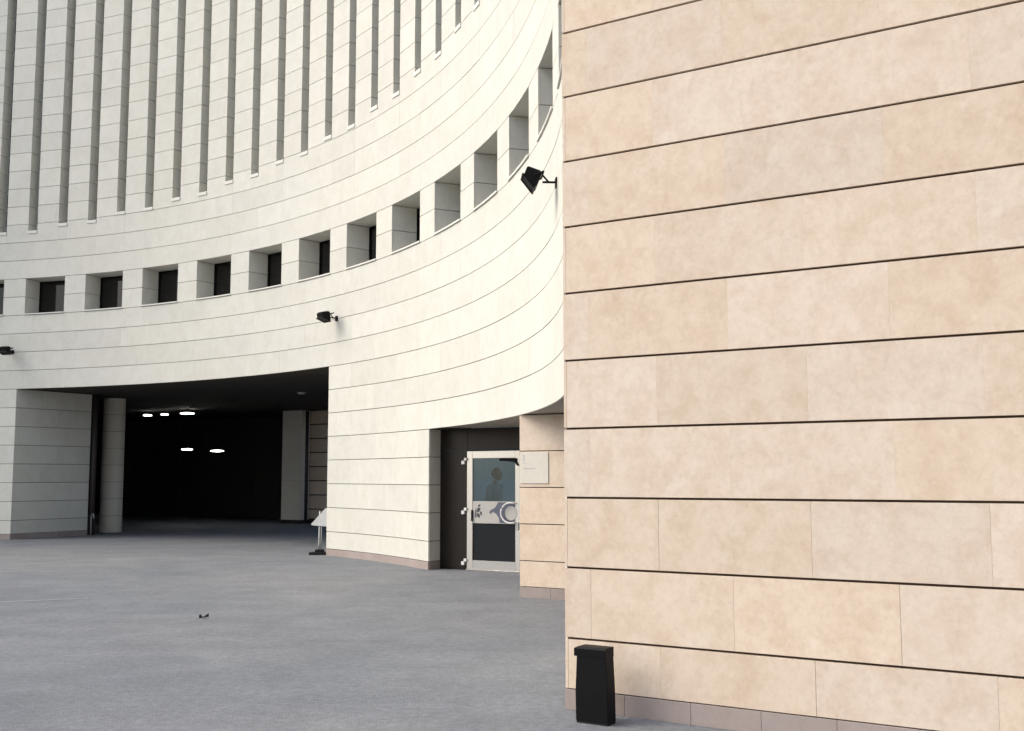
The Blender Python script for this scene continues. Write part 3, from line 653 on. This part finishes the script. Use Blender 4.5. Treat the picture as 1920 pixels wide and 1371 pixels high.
bm.faces.new(rg[0][::-1]); bm.faces.new(rg[2]); bmesh.ops.bevel(bm, geom=bm.edges[:], offset=0.003, segments=1, affect='EDGES')
link('body', tomesh(bm, 'body'), M['black'], bn)
bm = bmesh.new()
rg = [[bm.verts.new((x, y, z)) for x, y in ((-0.016 + i_, 0.003 + j_), (Wb - 0.009, 0.003 + j_), (Wb - 0.009, Db + 0.004), (-0.016 + i_, Db + 0.004))] for i_, j_, z in ((0, 0, Hb - 0.012), (0, 0, Hb + 0.040), (0.024, 0.010, Hb + 0.052))]
for i in range(2):
    for j in range(4): bm.faces.new((rg[i][j], rg[i][(j+1) % 4], rg[i+1][(j+1) % 4], rg[i+1][j]))
bm.faces.new(rg[0][::-1]); bm.faces.new(rg[2]); bmesh.ops.bevel(bm, geom=bm.edges[:], offset=0.002, segments=1, affect='EDGES'); link('lid', tomesh(bm, 'lid'), M['black'], bn)
box('base_plate', bn, 0.0, Wb, 0.004, Db, 0.0, 0.014, 'blackmatt')

# ================================================================== road sign stand at the corner of the passage
sb = Vector((-8.22, 47.0)) * C
rs = empty('sign_stand', (*sb, 0), 0, 'white triangular sign on a grey post with black foot at the passage corner', 'road sign')
bm = bmesh.new()
for (x0, x1, y0, y1, z0, z1) in ((-0.19, 0.20, -0.10, 0.0, 0, 0.055), (-0.15, 0.22, 0.09, 0.17, 0, 0.055), (-0.19, -0.10, 0.001, 0.089, 0, 0.055), (0.10, 0.2, 0.001, 0.089, 0, 0.055), (-0.07, 0.10, -0.05, 0.12, 0.056, 0.11)): box_bm(bm, x0, x1, y0, y1, z0, z1, 0.006)
link('rubber_foot', tomesh(bm, 'rubber_foot'), M['blackmatt'], rs)
tube('post', rs, [(-0.03, 0.03, 0.08), (0.0, 0.03, 0.20), (0.012, 0.03, 0.92)], 0.018, 'steel', 12)
tube('post', rs, [(0.04, 0.03, 0.10), (0.045, 0.03, 0.30), (0.05, 0.03, 0.88)], 0.012, 'steel', 10)
bm = bmesh.new(); tri = [(-0.17, 0.63), (0.43, 0.585), (0.15, 1.02)]
tri = [(-0.17, 0.645), (-0.15, 0.62), (0.41, 0.575), (0.43, 0.60), (0.16, 0.98), (0.13, 0.98)]
a = [bm.verts.new((x, 0.0, z)) for x, z in tri]; b_ = [bm.verts.new((x, 0.004, z)) for x, z in tri]; bm.faces.new(a); bm.faces.new(b_[::-1])
for i in range(6): bm.faces.new((a[i], b_[i], b_[(i+1) % 6], a[(i+1) % 6]))
link('sign_plate', tomesh(bm, 'sign_plate'), M['white'], rs)

# ================================================================== dry leaf on the asphalt
lf = Vector((-7.23, 26.11)) * C
bm = bmesh.new(); rows_ = []
for i in range(9):
    t = i / 8; wd = 0.028 * math.sin(math.pi * min(1, t * 0.92 + 0.05)) * (1 + 0.25 * math.sin(i * 2.4)); x = (t - 0.5) * 0.11
    rows_.append([bm.verts.new((x, -wd, 0.008 + 0.045 * (0.5 + 0.5 * math.sin(i * 1.1 + 0.6)))), bm.verts.new((x, 0, 0.006 + 0.012 * t)), bm.verts.new((x, wd, 0.01 + 0.05 * t * t))])
for i in range(8):
    for j in range(2): bm.faces.new((rows_[i][j], rows_[i][j+1], rows_[i+1][j+1], rows_[i+1][j]))
lo = link('dry_leaf', tomesh(bm, 'leaf'), M['leaf'], None); lo.location = (*lf, 0); lo.rotation_euler = (0, 0, 0.3)
so_ = lo.modifiers.new('thickness', 'SOLIDIFY'); so_.thickness = 0.003
tag(lo, 'small dark dry leaf lying on the open asphalt', 'leaf')

# ================================================================== person behind the door glass
def skin(name, parent, verts, edges, radii, mkey, root=0, sub=2):
    me = bpy.data.meshes.new(name); me.from_pydata(verts, edges, []); o = link(name, me, M[mkey], parent)
    md = o.modifiers.new('skin', 'SKIN'); md.use_smooth_shade = True
    for i, r in enumerate(radii):
        sv = me.skin_vertices[0].data[i]; sv.radius = (r, r) if not isinstance(r, tuple) else r; sv.use_root = i == root
    sd = o.modifiers.new('sub', 'SUBSURF'); sd.levels = sub; sd.render_levels = sub
    return o
px_p = px_at_w(927, WDK + 2.0)
pe = empty('person', (*uv(px_p, WDK + 2.0), 0.05 * C), TH + R_(8), 'person in a pale shirt standing behind the door glass, turned to the right', 'person')
# local frame: +x is where the person faces (to the right in the picture), y is depth
bv = [(0, 0, 0.95), (0.01, 0, 1.15), (0.0, 0, 1.38), (0.02, 0, 1.50), (0.035, 0, 1.56)]
be = [(0, 1), (1, 2), (2, 3), (3, 4)]; br = [(0.13, 0.15), (0.12, 0.14), (0.115, 0.165), 0.058, 0.052]
for s in (-1, 1):
    i = len(bv); bv += [(0.0, 0.10*s, 0.90), (0.015, 0.10*s, 0.50), (-0.02, 0.11*s, 0.10), (0.03, 0.11*s, 0.045), (0.16, 0.125*s, 0.035)]; br += [0.085, 0.058, 0.042, 0.045, 0.036]; be += [(0, i), (i, i+1), (i+1, i+2), (i+2, i+3), (i+3, i+4)]
    i = len(bv); bv += [(-0.005, 0.17*s, 1.41), (-0.03, 0.215*s, 1.14), (0.07, 0.215*s, 0.91), (0.10, 0.212*s, 0.85)]; br += [0.062, 0.046, 0.032, (0.022, 0.036)]; be += [(2, i), (i, i+1), (i+1, i+2), (i+2, i+3)]
    for j, (dy, ln) in enumerate(((-0.028, 0.065), (-0.010, 0.078), (0.010, 0.074), (0.028, 0.058))):
        q = len(bv); bv += [(0.112, 0.212*s + dy, 0.825), (0.122, 0.212*s + dy, 0.825 - ln*0.5), (0.112, 0.212*s + dy, 0.825 - ln)]; br += [0.010, 0.009, 0.008]; be += [(i+3, q), (q, q+1), (q+1, q+2)]
    q = len(bv); bv += [(0.125, 0.212*s - 0.03*s, 0.86), (0.15, 0.212*s - 0.035*s, 0.83)]; br += [0.011, 0.009]; be += [(i+3, q), (q, q+1)]
h0 = len(bv)
skin('body', pe, bv, be, br, 'skin')
bm = bmesh.new(); bmesh.ops.create_uvsphere(bm, u_segments=28, v_segments=20, radius=1.0)
for v_ in bm.verts:
    x, y, z = v_.co; X, Y, Z = x*0.098, y*0.076, z*0.118
    if z < 0: X += 0.022 * (-z); Y *= 1 - 0.22 * (-z)
    if x < 0 and z > 0: X *= 1.06
    if x > 0.55 and abs(y) < 0.35:
        if -0.32 < z < 0.08: X += 0.026 * (1 - abs(y) / 0.35) * (1 - abs(z + 0.16) / 0.24 if abs(z + 0.16) < 0.24 else 0)
        if 0.05 < z < 0.2 : X -= 0.004
        if -0.58 < z < -0.44: X += 0.007 * (1 - abs(y) / 0.35)
    v_.co = (X + 0.055, Y, Z + 1.665)
hd = link('head', tomesh(bm, 'head'), M['skin'], pe, True)
bm = bmesh.new(); bmesh.ops.create_uvsphere(bm, u_segments=24, v_segments=16, radius=1.0)
bmesh.ops.delete(bm, geom=[v_ for v_ in bm.verts if v_.co.z < -0.25 or (v_.co.x > 0.35 and v_.co.z < 0.62)], context='VERTS')
for v_ in bm.verts: x, y, z = v_.co; v_.co = (x*0.106 + 0.049, y*0.083, z*0.124 + 1.668)
link('hair', tomesh(bm, 'hair'), M['hair'], hd, True)
for s in (-1, 1):
    bm = bmesh.new(); bmesh.ops.create_uvsphere(bm, u_segments=12, v_segments=8, radius=1.0, matrix=Matrix.Translation((0.045, 0.078*s, 1.655)) @ Matrix.Diagonal((0.018, 0.010, 0.032, 1))); link('ear', tomesh(bm, 'ear'), M['skin'], hd, True)
    bm = bmesh.new(); bmesh.ops.create_uvsphere(bm, u_segments=10, v_segments=8, radius=0.011, matrix=Matrix.Translation((0.137, 0.032*s, 1.675))); link('eye', tomesh(bm, 'eye'), M['hair'], hd, True)
tv = [(0, 0, 0.90), (0.01, 0, 1.15), (0.0, 0, 1.38), (0.015, 0, 1.47)]; te = [(0, 1), (1, 2), (2, 3)]; tr = [(0.145, 0.165), (0.135, 0.155), (0.13, 0.18), 0.075]
for s in (-1, 1):
    i = len(tv); tv += [(-0.005, 0.175*s, 1.42), (-0.03, 0.22*s, 1.14), (0.0, 0.22*s, 1.06)]; tr += [0.075, 0.060, 0.056]; te += [(2, i), (i, i+1), (i+1, i+2)]
skin('shirt', pe, tv, te, tr, 'shirt')
tv = [(0, 0, 1.0), (0, 0, 0.92)]; te = [(0, 1)]; tr = [(0.135, 0.155), (0.135, 0.16)]
for s in (-1, 1):
    i = len(tv); tv += [(0.0, 0.10*s, 0.86), (0.015, 0.10*s, 0.50), (-0.02, 0.11*s, 0.12)]; tr += [0.098, 0.074, 0.062]; te += [(1, i), (i, i+1), (i+1, i+2)]
skin('trousers', pe, tv, te, tr, 'trousers')
